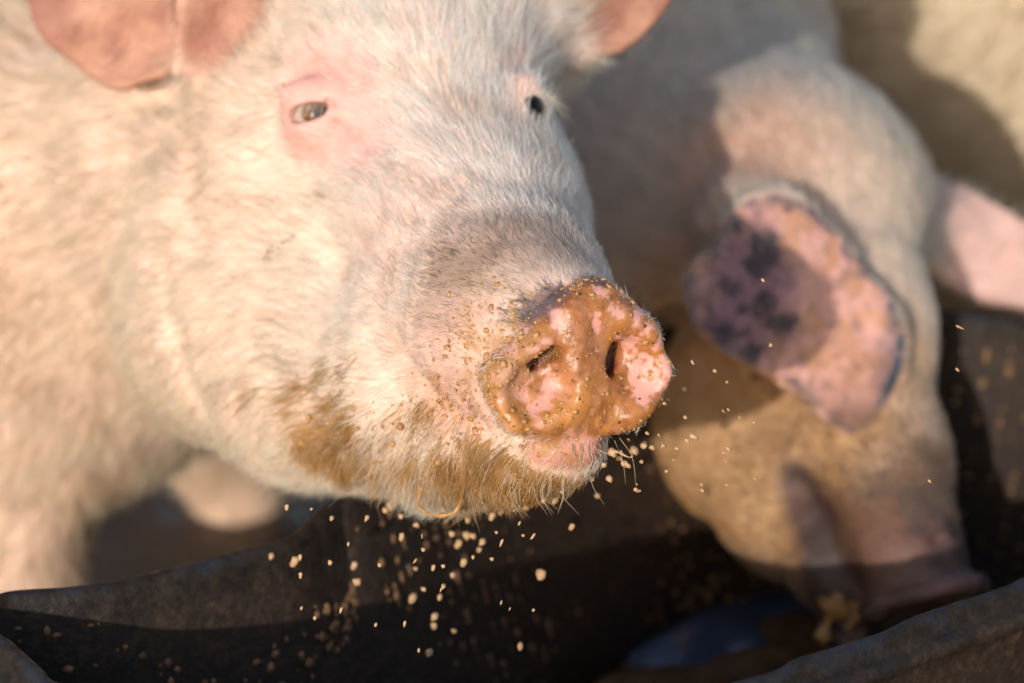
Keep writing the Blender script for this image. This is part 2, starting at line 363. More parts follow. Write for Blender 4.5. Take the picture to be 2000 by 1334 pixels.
def f1(p):
    f = f1_base(p)
    near = np.linalg.norm(p-P(850, 450, 1.42), axis=-1) < .42
    idx = np.flatnonzero(near); q = p[idx]; g = f[idx]
    # ears
    g = smin(g, slab(q, EAR1_C, EAR1_R, EAR1_V, .0045, .0035, lambda u, v: .9*(u+.01)**2+.25*v+.006*np.sin(v*90+u*40)), .012)
    g = smin(g, slab(q, EAR1B_C, EAR1B_R, EAR1B_V, .006, .005, lambda u, v: -1.1*(u-.005)**2+.35*v), .016)
    g = smin(g, slab(q, EAR2_C, EAR2_R, EAR2_V, .0045, .004, lambda u, v: -1.3*(u+.02)**2+.15*v), .02)
    g = smin(g, ell(q, P(1065, 30, 1.55), (.030, .026, .03)), .03)
    # eye mounds, lids and slits
    g = smin(g, np.linalg.norm(q-E1, axis=-1)-.0155, .016)
    g = smin(g, ell(q, E1+np.array([0, .0125, .0]), (.021, .008, .013)), .008)
    g = smin(g, np.linalg.norm(q-E2-np.array([-.002, 0, .003]), axis=-1)-.0140, .012)
    g = smin(g, ell(q, E2+np.array([.001, .013, .003]), (.009, .009, .010)), .010)
    g = smax(g, -ell(q, E1+E1N*.014+E1R[1]*.0003, (.0138, .0050, .012), E1R), .0018)
    g = smax(g, -ell(q, E2+E2N*.011, (.0058, .0078, .012), E2R), .0025)
    g = smax(g, -crease(q, CR1, .0012), .006); g = smax(g, -crease(q, CR2, .0006), .004); g = smax(g, -crease(q, CR3, .0018), .010)
    g = smax(g, -crease(q, CR4, -.003), .040)
    for c_ in CRN: g = smax(g, -crease(q, c_, -.001), .022)
    # mouth line
    g = smax(g, -crease(q, MOUTH, .0022), .009)
    # the disc
    def dish(u, v): return .0035*(1-np.clip((u/.045)**2+(v/.04)**2, 0, 1.6))-.004*np.exp(-((u/.011)**2))*sstep(-.02, .0, v)
    d = slab(q, DC-DN*.0120, DR, DV, .0130, .0078)
    g = smin(g, d, .006)
    g = smax(g, -crease(q, CRS, .0015), .006)
    # rims round the nostrils
    g = smin(g, caps(q, duv(985, 735, -.001), duv(1065, 668, -.001), .0045, .0045), .010)
    g = smin(g, caps(q, duv(1120, 620, -.003), duv(1135, 770, -.004), .006, .006), .016)
    g = smin(g, caps(q, duv(1010, 815, -.002), duv(1100, 815, -.002), .006, .006), .012)
    g = smin(g, caps(q, duv(1295, 730, -.002), duv(1240, 815, -.002), .0055, .005), .010)
    g = smin(g, caps(q, duv(1175, 600, -.002), duv(1265, 655, -.002), .006, .006), .012)
    # hollows under the nostrils
    g = smax(g, -ell(q, duv(1062, 742, .0035), (.0140, .0080, .0080), frame(DN, (.45, 1, 0))), .009)
    g = smax(g, -ell(q, duv(1032, 775, .003), (.010, .010, .0065), DR), .008)
    g = smax(g, -ell(q, duv(1245, 725, .004), (.0110, .0125, .0080), frame(DN, (-.35, 1, 0))), .010)
    g = smax(g, -ell(q, duv(1218, 705, .001), (.006, .011, .008), DR), .006)
    # the holes themselves
    inward = -DN
    for (a, b), r, dr in ((NL, .0050, np.array([-.2, .35, 0])), (NR, .0054, np.array([-.35, .15, 0]))):
        for t in (0, .5, 1):
            s_ = a+(b-a)*t; g = smax(g, -caps(q, s_+DN*.004, s_+(inward+dr*.5)*.03, r, r*.9), .0025)
    # lower lip
    g = smin(g, caps(q, P(1075, 876, 1.263), P(1140, 874, 1.258), .0085, .0075), .006)
    f[idx] = g
    return f
t0 = time.time()
V1, Q1 = surface(f1, P(1090, 690, 1.27), .20, HS, np.array([-1.6, -.75, 1.1]), np.array([.36, .8, 3.4]))
V1 = relax(V1, Q1, 2, .4)
N1 = vert_normals(V1, Q1)
print('pig1', len(V1), len(Q1), round(time.time()-t0, 1))
# ---- colours of hide and coat
CREAM = (.86, .78, .68); WHITE = (.89, .87, .83); PINK = (.80, .47, .40); PALEPINK = (.84, .56, .50); OCHRE = (.50, .27, .085); BROWN = (.27, .17, .11); GREY = (.30, .25, .22)
p = V1; n_ = len(V1)
def hf(px, py): return hit(f1, px, py)
nz = fbm(p, 22, 4, 5); nz2 = fbm(p, 90, 4, 6); nz3 = fbm(p, 8, 3, 8)
disc_l = (p-DC)@DR.T
disc_in = poly2d(disc_l[:, 0].astype(np.float32), disc_l[:, 1].astype(np.float32), DV)
ondisc = (1-sstep(-.002, .0035, disc_in))*sstep(-.024, -.012, disc_l[:, 2])*(np.linalg.norm(p-DC, axis=1) < .09)
ear = np.maximum.reduce([blob(p, P(1235, 0, 1.51), (.040, .040, .04), .2), blob(p, P(215, 20, 1.53), (.062, .068, .04), .12), blob(p, P(445, 40, 1.50), (.044, .038, .04), .2), blob(p, P(1235, 0, 1.56), (.040, .040, .05), .2)])
eyez = np.maximum.reduce([blob(p, hf(630, 190), (.034, .034, .05), .35, .25, 2), blob(p, hf(620, 270), (.030, .018, .04), .4, .3, 4), blob(p, hf(700, 262), (.026, .022, .04), .4, .2), .5*blob(p, hf(1022, 150), (.010, .026, .05), .7, .6)])
lips = np.maximum.reduce([blob(p, P(1108, 876, 1.258), (.023, .011, .018), .25)]+[.35*blob(p, q_, (.011, .014, .02), .6, .6, 5) for q_ in MOUTH[:3]])
mud_chin = np.maximum.reduce([blob(p, hf(x_, y_), (a_, b_, .05), .5, .7, 11) for x_, y_, a_, b_ in ((960, 905, .045, .022), (1060, 915, .03, .012), (850, 860, .04, .03), (640, 830, .035, .03), (720, 880, .03, .018), (930, 720, .026, .035), (980, 830, .035, .02), (900, 800, .03, .02))])
mud_chin = mud_chin*sstep(.40, .66, nz*.45+nz2*.30+.30*vnoise(p*np.array([1.6, .5, 1]), 110, 14)+.06*mud_chin)
streak = np.maximum.reduce([blob(p, hf(x_, y_), (a_, b_, .03), .6, .9, 21+i_) for i_, (x_, y_, a_, b_) in enumerate(((600, 800, .020, .012), (720, 690, .010, .003), (690, 712, .008, .003), (500, 640, .006, .003), (640, 700, .006, .003), (480, 760, .02, .008), (380, 300, .01, .02), (570, 165, .004, .009)))])
dirt = np.maximum(blob(p, hf(905, 520), (.030, .020, .04), .6, .5, 31), .75*blob(p, hf(1010, 470), (.045, .020, .05), .7, .4, 33))
dirt = np.maximum(dirt, .6*blob(p, hf(870, 610), (.025, .012, .03), .6, .6, 35))
pinkz = np.maximum.reduce([.8*blob(p, hf(890, 660), (.030, .022, .04), .6, .4, 41), .9*blob(p, hf(900, 760), (.030, .026, .04), .5, .4, 42), .35*blob(p, hf(760, 430), (.05, .04, .06), .7, .3, 43), .30*blob(p, hf(420, 330), (.04, .06, .06), .7, .4, 44)])
crust = np.maximum.reduce([blob(p, hf(x_, y_), (a_, b_, .02), .4, .8, 51) for x_, y_, a_, b_ in ((1060, 590, .016, .006), (1030, 615, .012, .006), (1170, 548, .012, .004), (1090, 572, .008, .005))])
neckd = blob(p, P(330, 620, 1.62), (.02, .06, .1), .7, .4, 61)*.5+blob(p, P(60, 450, 1.75), (.09, .10, .2), .8, .8, 62)*.6
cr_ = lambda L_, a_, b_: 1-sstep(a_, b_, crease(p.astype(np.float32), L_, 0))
fold = np.maximum.reduce([cr_(CR1, .0006, .0030), .7*cr_(CR3, .0006, .003), .5*cr_(CR2, .0003, .0018)])  # shade of the near eye's creases, painted into the skin
left_e0 = blob(p, hf(975, 660), (.022, .035, .03), .4)+.7*blob(p, hf(900, 800), (.04, .03, .03), .4, .5)
# skin
skin = np.tile(np.array([.80, .575, .485]), (n_, 1))*(1+.10*(nz-.5))[:, None]
skin = lerp(skin, PINK, np.clip(np.maximum(eyez, pinkz)*.9, 0, 1)); skin = lerp(skin, (.74, .38, .34), np.clip(eyez, 0, 1)*.7); skin = lerp(skin, (.42, .19, .13), ear*.95*(.7+.4*nz)) if False else lerp(lerp(skin, (.50, .25, .17), ear*.95), (.33, .13, .10), ear*sstep(.4, .65, fbm(p, 38, 5, 143))*.7)
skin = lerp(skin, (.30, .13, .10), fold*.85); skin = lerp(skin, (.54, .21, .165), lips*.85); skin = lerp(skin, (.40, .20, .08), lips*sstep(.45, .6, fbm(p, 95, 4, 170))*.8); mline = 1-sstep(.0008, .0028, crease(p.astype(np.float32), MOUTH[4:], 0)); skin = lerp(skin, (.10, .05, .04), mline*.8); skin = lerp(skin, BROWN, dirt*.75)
slopn = fbm(p*np.array([1.2, .75, 1]), 75, 5, 71)
hollow = np.maximum.reduce([blob(p, duv(1050, 765), (.017, .012, .02), .45, .7, 72), 1.3*blob(p, duv(1252, 735), (.015, .020, .02), .45, .5, 73), .8*blob(p, duv(1005, 670), (.014, .005, .01), .4, .4, 74, rz=.75), .8*blob(p, duv(985, 735), (.008, .009, .01), .4, .4, 75), .7*blob(p, duv(1095, 625), (.006, .010, .01), .5, .5, 76), .8*blob(p, duv(1165, 625), (.005, .016, .01), .5, .5, 77), .7*blob(p, duv(1110, 800), (.014, .006, .01), .5, .5, 78), .6*blob(p, duv(1030, 840), (.016, .005, .01), .5, .5, 79)])
slop = np.clip(sstep(.40, .54, 1.5*(slopn-.5)+.5+.205-.20*hollow+.85*(fbm(p, 210, 4, 96)-.5))*ondisc, 0, 1)
skin = lerp(skin, (.70, .35, .29), ondisc); skin = lerp(skin, (.52, .215, .05), slop*(.66+.32*sstep(.35, .65, fbm(p, 110, 4, 97))))
skin = lerp(skin, (.22, .075, .02), slop*sstep(.50, .68, fbm(p, 170, 3, 80))*.6)
skin = lerp(skin, (.07, .05, .07), crust*.85)
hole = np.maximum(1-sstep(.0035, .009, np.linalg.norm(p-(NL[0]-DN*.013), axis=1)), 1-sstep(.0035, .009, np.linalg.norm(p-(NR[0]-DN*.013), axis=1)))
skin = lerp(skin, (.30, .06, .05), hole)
skin = lerp(skin, OCHRE, mud_chin*.18)
slit = np.exp(-((ell(p.astype(np.float32), E1+E1N*.014, (.0138, .0050, .012), E1R)-.0004)/.0010)**2)*(np.linalg.norm(p-E1, axis=1) < .02); skin = lerp(skin, (.24, .12, .10), slit*.6)
skin = lerp(skin, (.26, .085, .03), slop*sstep(.42, .62, fbm(p, 30, 3, 95)+.25*blob(p, duv(1220, 590), (.03, .012, .03), .6))*.45)
lf_ = left_e0*sstep(.42, .6, fbm(p, 120, 4, 162)); skin = lerp(skin, (.42, .24, .10), lf_*.7)
wet = np.clip(lf_*.6+slop*.9+.55*ondisc+lips*.8+mud_chin*.5, 0, 1)
# raise the caked slop off the disc
V1 = V1+N1*((1-ondisc)*(1-ear)*(np.linalg.norm(p-E1, axis=1) > .03)*(np.linalg.norm(p-E2, axis=1) > .025)*(.0045*(fbm(p*np.array([1, .55, 1]), 26, 3, 171)-.5)+.0012*(nz2-.5)))[:, None]
V1 = V1+N1*(slop*(.0010*(slopn-.38)*3+.0008*(nz2-.4))+crust*.0012*(nz2-.2)+.0008*(fbm(p, 55, 3, 90)-.5)*(ondisc)+.0011*(fbm(p, 230, 2, 91)-.5)*slop+.0012*(nz2-.5)*ear*.5)[:, None]
N1 = vert_normals(V1, Q1)
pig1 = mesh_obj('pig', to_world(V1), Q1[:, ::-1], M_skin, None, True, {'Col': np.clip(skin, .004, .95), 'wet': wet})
tag(pig1, 'white haired pig in front, raised snout smeared with wet orange feed', 'pig')
# coat
hc = np.tile(np.array(CREAM), (n_, 1)); fore = blob(p, hf(900, 180), (.11, .13, .2), .6)
hc = lerp(hc, WHITE, fore); hc = lerp(hc, (.60, .45, .28), neckd*sstep(.4, .65, nz)); hc = lerp(hc, PALEPINK, pinkz*.5)  # forehead whitened in the hair colour where the low sun only grazes it
hc = lerp(hc, (.27, .19, .14), np.clip(dirt*1.1, 0, 1)*.9); left_ = sstep(-.04, -.22, p[:, 0]); hc = lerp(hc, (.81, .71, .58), left_*.75); hc = lerp(hc, (.50, .35, .20), sstep(-.18, -.36, p[:, 0])*sstep(.50, .66, fbm(p*np.array([.7, 1.7, 1]), 34, 4, 160))*.6); hc = lerp(hc, (.62, .50, .38), sstep(.54, .68, fbm(p*np.array([.8, 1.5, 1]), 48, 4, 161))*.45)  # left side toned down in colour to temper strong sunlight; dirt and tan mottling too
hc = lerp(hc, (.10, .08, .09), crust); hc = lerp(hc, (.55, .32, .22), ear*.85); hc = hc*(1+.12*(nz3-.5))[:, None]
view = nrm(p); facing = -(N1*view).sum(1)
inview = sstep(-.55, -.15, p[:, 0]/p[:, 2]*2.4)*1.0
dens = (sstep(-.5, .05, facing)*.9+.1)*(.15+.85*sstep(-.75, -.40, p[:, 0]))
dens *= (1-ondisc)*(1-.90*eyez)*(1-.85*fold)*(1-.82*ear)*(1-.75*lips)*(1-.35*pinkz)*(1-.5*dirt)*(1-.6*crust)
dS = np.linalg.norm(p-DC, axis=1)
length = .0050+.0105*sstep(.06, .22, dS)+.005*sstep(.25, .5, dS)
chinm = blob(p, P(960, 900, 1.33), (.065, .030, .07), .5); length = length*(1-.5*ear)*(1-.4*eyez)+.009*chinm
left_e0 = blob(p, hf(975, 660), (.022, .035, .03), .4)+.7*blob(p, hf(900, 800), (.04, .03, .03), .4, .5)
DOWN = np.array([0, -math.cos(PITCH), math.sin(PITCH)])
flow = nrm(p-(DC+np.array([.015, -.01, 0]))); flow = flow+DOWN*(1.1*chinm+.25*sstep(.2, .4, dS)+.35)[:, None]*(1-fore)[:, None]
dens1 = np.clip(dens, 0, None)
stain = np.clip((.58*mud_chin)*sstep(.34, .62, fbm(p*np.array([1.5, .6, 1]), 95, 3, 141))+1.05*blob(p, P(1030, 915, 1.31), (.050, .017, .05), .5, .7, 142)*sstep(.3, .55, nz2)+.32*blob(p, hf(650, 850), (.050, .026, .04), .8, .9, 144)+.35*streak*sstep(.45, .6, nz2)+.10*sstep(.55, .75, nz)*left_+.25*left_e0, 0, 1)
head_w = 1+1.6*(1-sstep(.15, .5, dS))
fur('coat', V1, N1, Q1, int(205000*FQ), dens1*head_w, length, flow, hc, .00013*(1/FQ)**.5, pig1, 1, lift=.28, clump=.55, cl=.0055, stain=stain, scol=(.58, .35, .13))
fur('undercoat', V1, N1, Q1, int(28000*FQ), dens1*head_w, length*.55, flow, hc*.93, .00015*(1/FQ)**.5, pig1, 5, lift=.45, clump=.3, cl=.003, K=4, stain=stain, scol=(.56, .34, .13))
chin_w = np.clip(stain+.35*chinm-.5*left_e0, 0, 1)**1.6*sstep(.48, .60, .5*fbm(p*np.array([1.3, .6, 1]), 70, 3, 172)+.5*fbm(p*np.array([1.8, .5, 1]), 160, 2, 173))*(p[:, 2] < 1.5)*(1-lips)*(1-np.clip(ondisc*2, 0, 1))*(dS > .062)
fur('matted_hair', V1, N1, Q1, int(3800*FQ), chin_w*(sstep(-.4, .1, facing)+.05), length*1.15, flow+DOWN*.3, lerp(np.tile(np.array([.62, .38, .16]), (n_, 1)), (.38, .20, .065), sstep(.4, .65, nz2)), .00017*(1/FQ)**.5, pig1, 15, lift=.35, clump=.9, cl=.0034)
bodyw = (1-sstep(-.30, -.10, p[:, 0]))*(p[:, 0] > -.8)*(1-ear)
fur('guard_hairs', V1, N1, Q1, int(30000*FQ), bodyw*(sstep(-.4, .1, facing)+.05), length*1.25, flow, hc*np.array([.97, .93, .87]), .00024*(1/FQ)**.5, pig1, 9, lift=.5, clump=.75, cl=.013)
# ---- eyes
def eyeball(c, R, r, gaze, label, dark=False):
    nu, nv = 48, 32; vs = []; cols = []
    g_ = nrm(np.array(gaze)); u_ = nrm(np.cross((0, 1, 0), g_)); w_ = np.cross(g_, u_)
    for j in range(nv+1):
        t = math.pi*(1-math.cos(math.pi*j/nv*.5))
        for i in range(nu):
            a = 2*math.pi*i/nu; d_ = g_*math.cos(t)+(u_*math.cos(a)+w_*math.sin(a))*math.sin(t)
            rr = r*(1+.05*max(0, 1-(t/.62)**2)); vs.append(c+d_*rr)
            n2 = .5+.5*math.sin(a*17+math.sin(a*5)*2)
            if t < .40 or (dark and t < .8): k_ = (.004, .004, .005)
            elif t < .82: k_ = (.13+.07*n2, .04+.025*n2, .009)
            elif t < .90: k_ = (.05, .03, .02)
            else: k_ = (.48, .38, .32)
            cols.append(k_)
    F = [(j*nu+i, (j+1)*nu+i, (j+1)*nu+(i+1) % nu, j*nu+(i+1) % nu) for j in range(nv) for i in range(nu)]
    o = mesh_obj('eyeball', to_world(np.array(vs)), F, M_eye, pig1, True, {'Col': np.array(cols)})
    if label: o['label'] = label
m, N, L, b = nodes('eye'); a = N.new('ShaderNodeAttribute'); a.attribute_name = 'Col'; L.new(a.outputs['Color'], b.inputs['Base Color']); b.inputs['Roughness'].default_value = .22; b.inputs['Specular IOR Level'].default_value = .3; b.inputs['Coat Weight'].default_value = .0; b.inputs['Coat Roughness'].default_value = .03
M_eye = m
eyeball(E1-E1N*.0015, E1R, .0128, (.30, -.06, -.95), 'brown eye half covered by pale lashes'); eyeball(E2, E2R, .0126, (.45, .02, -.90), 'far eye seen side on, nearly black', True)
def strands(name, L_, col, rad, parent, K=7, mat=None):      # list of [list of cam points]
    out = []
    for pts in L_:
        pts = np.array(pts); s_ = np.linspace(0, len(pts)-1, K); i_ = np.minimum(s_.astype(int), len(pts)-2); t_ = (s_-i_)[:, None]
        m_ = np.gradient(pts, axis=0); a_, b_ = pts[i_], pts[i_+1]
        out.append((2*t_**3-3*t_**2+1)*a_+(t_**3-2*t_**2+t_)*m_[i_]+(3*t_**2-2*t_**3)*b_+(t_**3-t_**2)*m_[i_+1])
    out = np.array(out); tt = np.linspace(0, 1, K)
    rad = np.broadcast_to(np.asarray(rad, float), (len(out),))
    return curves_obj(name, to_world(out), rad[:, None]*(1-.8*tt**2)[None], np.broadcast_to(np.array(col, float), (len(out), 3)).copy(), mat or M_hair, parent)
rng = np.random.default_rng(4)
la = []
for i in range(30):
    t = .72*i/29; a_ = E1+E1R[0]*(-.0115+.021*t)*1+E1R[1]*(.0047*math.sqrt(max(0, 1-(2*t-1)**2)))+E1N*.0115*math.sqrt(max(.2, 1-(1.5*t-.75)**2))
    jx = rng.normal(0, .0012); a_ = a_+np.array([0, rng.normal(0, .0004), 0])
    la.append([a_, a_+np.array([-.001+jx*.5, -.0010, -.0030]), a_+np.array([-.0030+jx, -.0065-rng.random()*.003, -.0045])])
strands('eyelashes', la, (.80, .72, .60), .00017, pig1)
la = []
for i in range(16):
    t = i/15; a_ = E2+np.array([.007+.007*t, .009-.006*t, -.008+.006*t])
    la.append([a_, a_+np.array([.004, .0015+rng.normal(0, .001), -.003]), a_+np.array([.011+rng.random()*.005, -.001-.008*rng.random()-.004*t, -.003+rng.normal(0, .002)])])
strands('eyelashes', la, (.66, .60, .50), .00013, pig1)
# ---- whiskers and stray bristles
wh = []
for pts in ([(716, 915, 1.37), (690, 945, 1.35), (640, 992, 1.33)], [(722, 925, 1.37), (690, 948, 1.36), (650, 958, 1.34)], [(774, 900, 1.35), (760, 940, 1.33), (739, 987, 1.31)], [(920, 952, 1.31), (930, 985, 1.295), (960, 1012, 1.28)], [(915, 955, 1.31), (925, 1000, 1.30), (938, 1042, 1.29)], [(1150, 905, 1.26), (1158, 950, 1.25), (1180, 985, 1.245)], [(1010, 960, 1.28), (1006, 985, 1.275), (1010, 1000, 1.27)], [(858, 960, 1.33), (862, 975, 1.32), (864, 995, 1.31)], [(1210, 855, 1.26), (1235, 895, 1.25), (1243, 960, 1.25)], [(1200, 860, 1.26), (1216, 900, 1.25), (1222, 945, 1.25)]):
    wh.append([P(*q_) for q_ in pts])
for i in range(46):
    x_ = rng.uniform(820, 1180); y_ = 905+60*math.sqrt(max(0, 1-((x_-960)/260)**2)) if x_ < 1120 else 890
    a_ = hit(f1, min(x_, 1150), y_-25); l_ = rng.uniform(.008, .022); wh.append([a_, a_+DOWN*l_*.5+np.array([rng.normal(0, .002), 0, -.003]), a_+DOWN*l_+np.array([rng.normal(.001, .004), 0, -.004])])
strands('whiskers', wh, (.55, .44, .30), .00020, pig1)
dk = []
for pts in ([(762, 500, -.006), (757, 518, -.010), (770, 545, -.004)], [(764, 498, -.004), (772, 506, -.008), (776, 518, -.010)], [(598, 85, -.006), (640, 130, -.010), (690, 178, -.004)], [(1188, 500, -.002), (1196, 480, -.004), (1200, 455, -.006)], [(540, 480, -.003), (545, 500, -.006), (520, 512, -.004)]):
    dk.append([hf(min(x_, 1170), y_)+np.array([(x_-min(x_, 1170))*.00027, 0, z_]) for x_, y_, z_ in pts])
for i in range(60):
    x_, y_ = rng.uniform(985, 1210), 0; 
    th_ = rng.uniform(0, 1); r0 = duv(1180+120*math.cos(-1.2+2.6*th_), 700+150*math.sin(-1.2+2.6*th_), -.008)
    o_ = nrm(r0-DC); dk.append([r0, r0+o_*.002+DN*.0005, r0+o_*.0045+np.array([0, -.0008, 0])])
strands('bristles', dk, (.10, .07, .05), .00011, pig1)
# nostril hairs
nh = []
for i in range(12):
    s_ = NL[0]+(NL[1]-NL[0])*rng.uniform(-.2, 1.2); s_ = s_+DR[1]*.004+DN*rng.uniform(-.002, .001); nh.append([s_, s_+DN*.0015-DR[1]*.003, s_-DR[1]*rng.uniform(.005, .009)+DR[0]*rng.normal(0, .001)])
strands('nostril_hairs', nh, (.60, .46, .30), .00010, pig1)
# ---- crumbs of feed stuck on snout, lips and chin
def ico(sub=1):
    import bmesh
    bm = bmesh.new(); bmesh.ops.create_icosphere(bm, subdivisions=sub, radius=1); v = np.array([x.co[:] for x in bm.verts]); f = np.array([[a.index for a in x.verts] for x in bm.faces]); bm.free(); return v, f
IV, IF = ico(1); IV2, IF2 = ico(2)
def crumbs(name, cen, nn, rad, mats, parent, seed=0, flat=.55):
    k = len(cen); r_ = np.random.default_rng(seed); nvx = len(IV)
    R = r_.normal(size=(k, 3, 3)); sc = r_.uniform(.6, 1.3, (k, 1, 3)); base = IV[None]*sc
    base = base*(1+.5*(vnoise((base+np.arange(k)[:, None, None]*7.3).reshape(-1, 3), 1.6, seed).reshape(k, nvx)-.5))[..., None]
    base = base-(1-flat)*(base*nn[:, None]).sum(-1, keepdims=True)*nn[:, None]
    v = cen[:, None]+base*rad[:, None, None]
    F = (IF[None]+(np.arange(k)*nvx)[:, None, None]).reshape(-1, 3)
    o = mesh_obj(name, v.reshape(-1, 3), F, mats, parent)
    return o
def scatter(wt, n, seed):
    r_ = np.random.default_rng(seed); A = wt*np.ones(n_); i = r_.choice(n_, n, p=A/A.sum()); return i
edge = np.exp(-((disc_in-.002)/.004)**2)*(np.linalg.norm(p-DC, axis=1) < .09)*sstep(-.03, -.01, disc_l[:, 2])
left_e = blob(p, hf(975, 660), (.022, .035, .03), .4)
wt = edge*.5+left_e*.8+slop*.35+mud_chin*.9*(p[:, 2] < 1.46)+.15*blob(p, hf(900, 800), (.05, .04, .05), .4)+blob(p, P(1165, 552, 1.25), (.014, .006, .02), .3)*2
i = scatter(wt*(facing > -.2), 1500, 8)
cen = to_world(V1[i]+N1[i]*(.0001+.0045*(mud_chin[i]*(dS[i] > .07)*rng.random(len(i))))[:, None]); nw = nrm(to_world(V1[i]+N1[i])-to_world(V1[i]))
rr = np.abs(rng.lognormal(math.log(.00065), .55, len(i))).clip(.0003, .0026)
j_ = scatter(slop*(ondisc > .5)+.35*left_e, 350, 18)
cen = np.concatenate([cen, to_world(V1[j_])]); nw = np.concatenate([nw, nrm(to_world(V1[j_]+N1[j_])-to_world(V1[j_]))]); rr = np.concatenate([rr, rng.uniform(.0003, .0008, len(j_))])
tag(crumbs('caked_feed', cen, nw, rr, M_slop, pig1, 3), kind='stuff')
LS = []
for k in range(34):
    t_ = rng.random(); q_ = hf(515+62*t_+rng.normal(0, 4), 512-55*t_**.8+rng.normal(0, 4)); LS.append(q_)
LS = np.array(LS)
i = scatter(((slop+ondisc*.3)*.8+.12*blob(p, hf(560, 500), (.05, .05, .05), .5)+.1*mud_chin)*(facing > 0), 60, 9)
m, N, L, b = nodes('dark_specks'); b.inputs['Base Color'].default_value = (.045, .028, .018, 1); b.inputs['Roughness'].default_value = .4
tag(crumbs('dark_specks', to_world(np.concatenate([V1[i]+N1[i]*.0002, LS+np.array([0, 0, -.002])])), nrm(np.concatenate([to_world(V1[i]+N1[i])-to_world(V1[i]), np.tile(-cf, (34, 1))])), np.concatenate([rng.uniform(.0003, .0009, len(i)), rng.uniform(.0002, .0007, 34)]), m, pig1, 5, .5), kind='stuff')
# ---- strand of slop hanging under the chin
def tube(name, pts, rads, mat, parent, K=40, ns=12, seed=0):
    pts = np.array(pts); s_ = np.linspace(0, len(pts)-1, K); i_ = np.minimum(s_.astype(int), len(pts)-2); t_ = (s_-i_)[:, None]; m_ = np.gradient(pts, axis=0)
    c_ = (2*t_**3-3*t_**2+1)*pts[i_]+(t_**3-2*t_**2+t_)*m_[i_]+(3*t_**2-2*t_**3)*pts[i_+1]+(t_**3-t_**2)*m_[i_+1]
    r_ = np.interp(s_, np.arange(len(rads)), rads)*(.35+1.5*vnoise(c_, 230, seed)**1.5); tg = nrm(np.gradient(c_, axis=0)); u_ = nrm(np.cross(tg, (.1, .2, 1))); w_ = np.cross(tg, u_)
    a_ = np.linspace(0, 2*math.pi, ns, endpoint=False)
    v = c_[:, None]+(u_[:, None]*np.cos(a_)[None, :, None]+w_[:, None]*np.sin(a_)[None, :, None])*r_[:, None, None]
    F = [(j*ns+i, j*ns+(i+1) % ns, (j+1)*ns+(i+1) % ns, (j+1)*ns+i) for j in range(K-1) for i in range(ns)]+[tuple(range(ns)), tuple(range((K-1)*ns, K*ns))]
    return mesh_obj(name, to_world(v.reshape(-1, 3)), F, mat, parent)
tube('slop_strand', [P(822, 955, 1.335), P(817, 985, 1.33), P(830, 1000, 1.325), P(860, 1007, 1.32), P(888, 1000, 1.315), P(905, 972, 1.315)], [.0020, .0006, .0011, .0015, .0007, .0020], M_slop, pig1)
tube('slop_strand', [P(1160, 872, 1.258), P(1185, 886, 1.252), P(1203, 882, 1.248), P(1228, 893, 1.245), P(1236, 890, 1.244)], [.0011, .0004, .0009, .0003, .0010], M_drop, pig1, seed=4, K=60)
print('pig1 dressed', round(time.time()-T0, 1))
# ================================================================== the pig feeding behind
A2C = P(1560, 620, 1.615); A2N = nrm(np.array([-.10, .12, -.98])); A2R = frame(A2N)
A2V = slab_plane(A2C, A2N, [(1425, 425), (1465, 392), (1520, 380), (1580, 398), (1640, 455), (1700, 525), (1755, 590), (1776, 650), (1768, 720), (1738, 785), (1700, 838), (1660, 852), (1612, 828), (1560, 772), (1490, 735), (1410, 700), (1345, 640), (1335, 560), (1375, 500)], A2R)
B2C = P(1930, 480, 1.86); B2N = nrm(np.array([.25, .35, -.9])); B2R = frame(B2N)
B2V = slab_plane(B2C, B2N, [(1800, 385), (1840, 358), (1890, 372), (1960, 412), (2030, 455), (2120, 540), (2130, 620), (2030, 612), (1950, 592), (1880, 575), (1835, 545), (1800, 500)], B2R)
D2C = P(1800, 1165, 1.575); D2N = nrm(np.array([.22, -.93, -.20])); D2R = frame(D2N, (0, 0, 1))
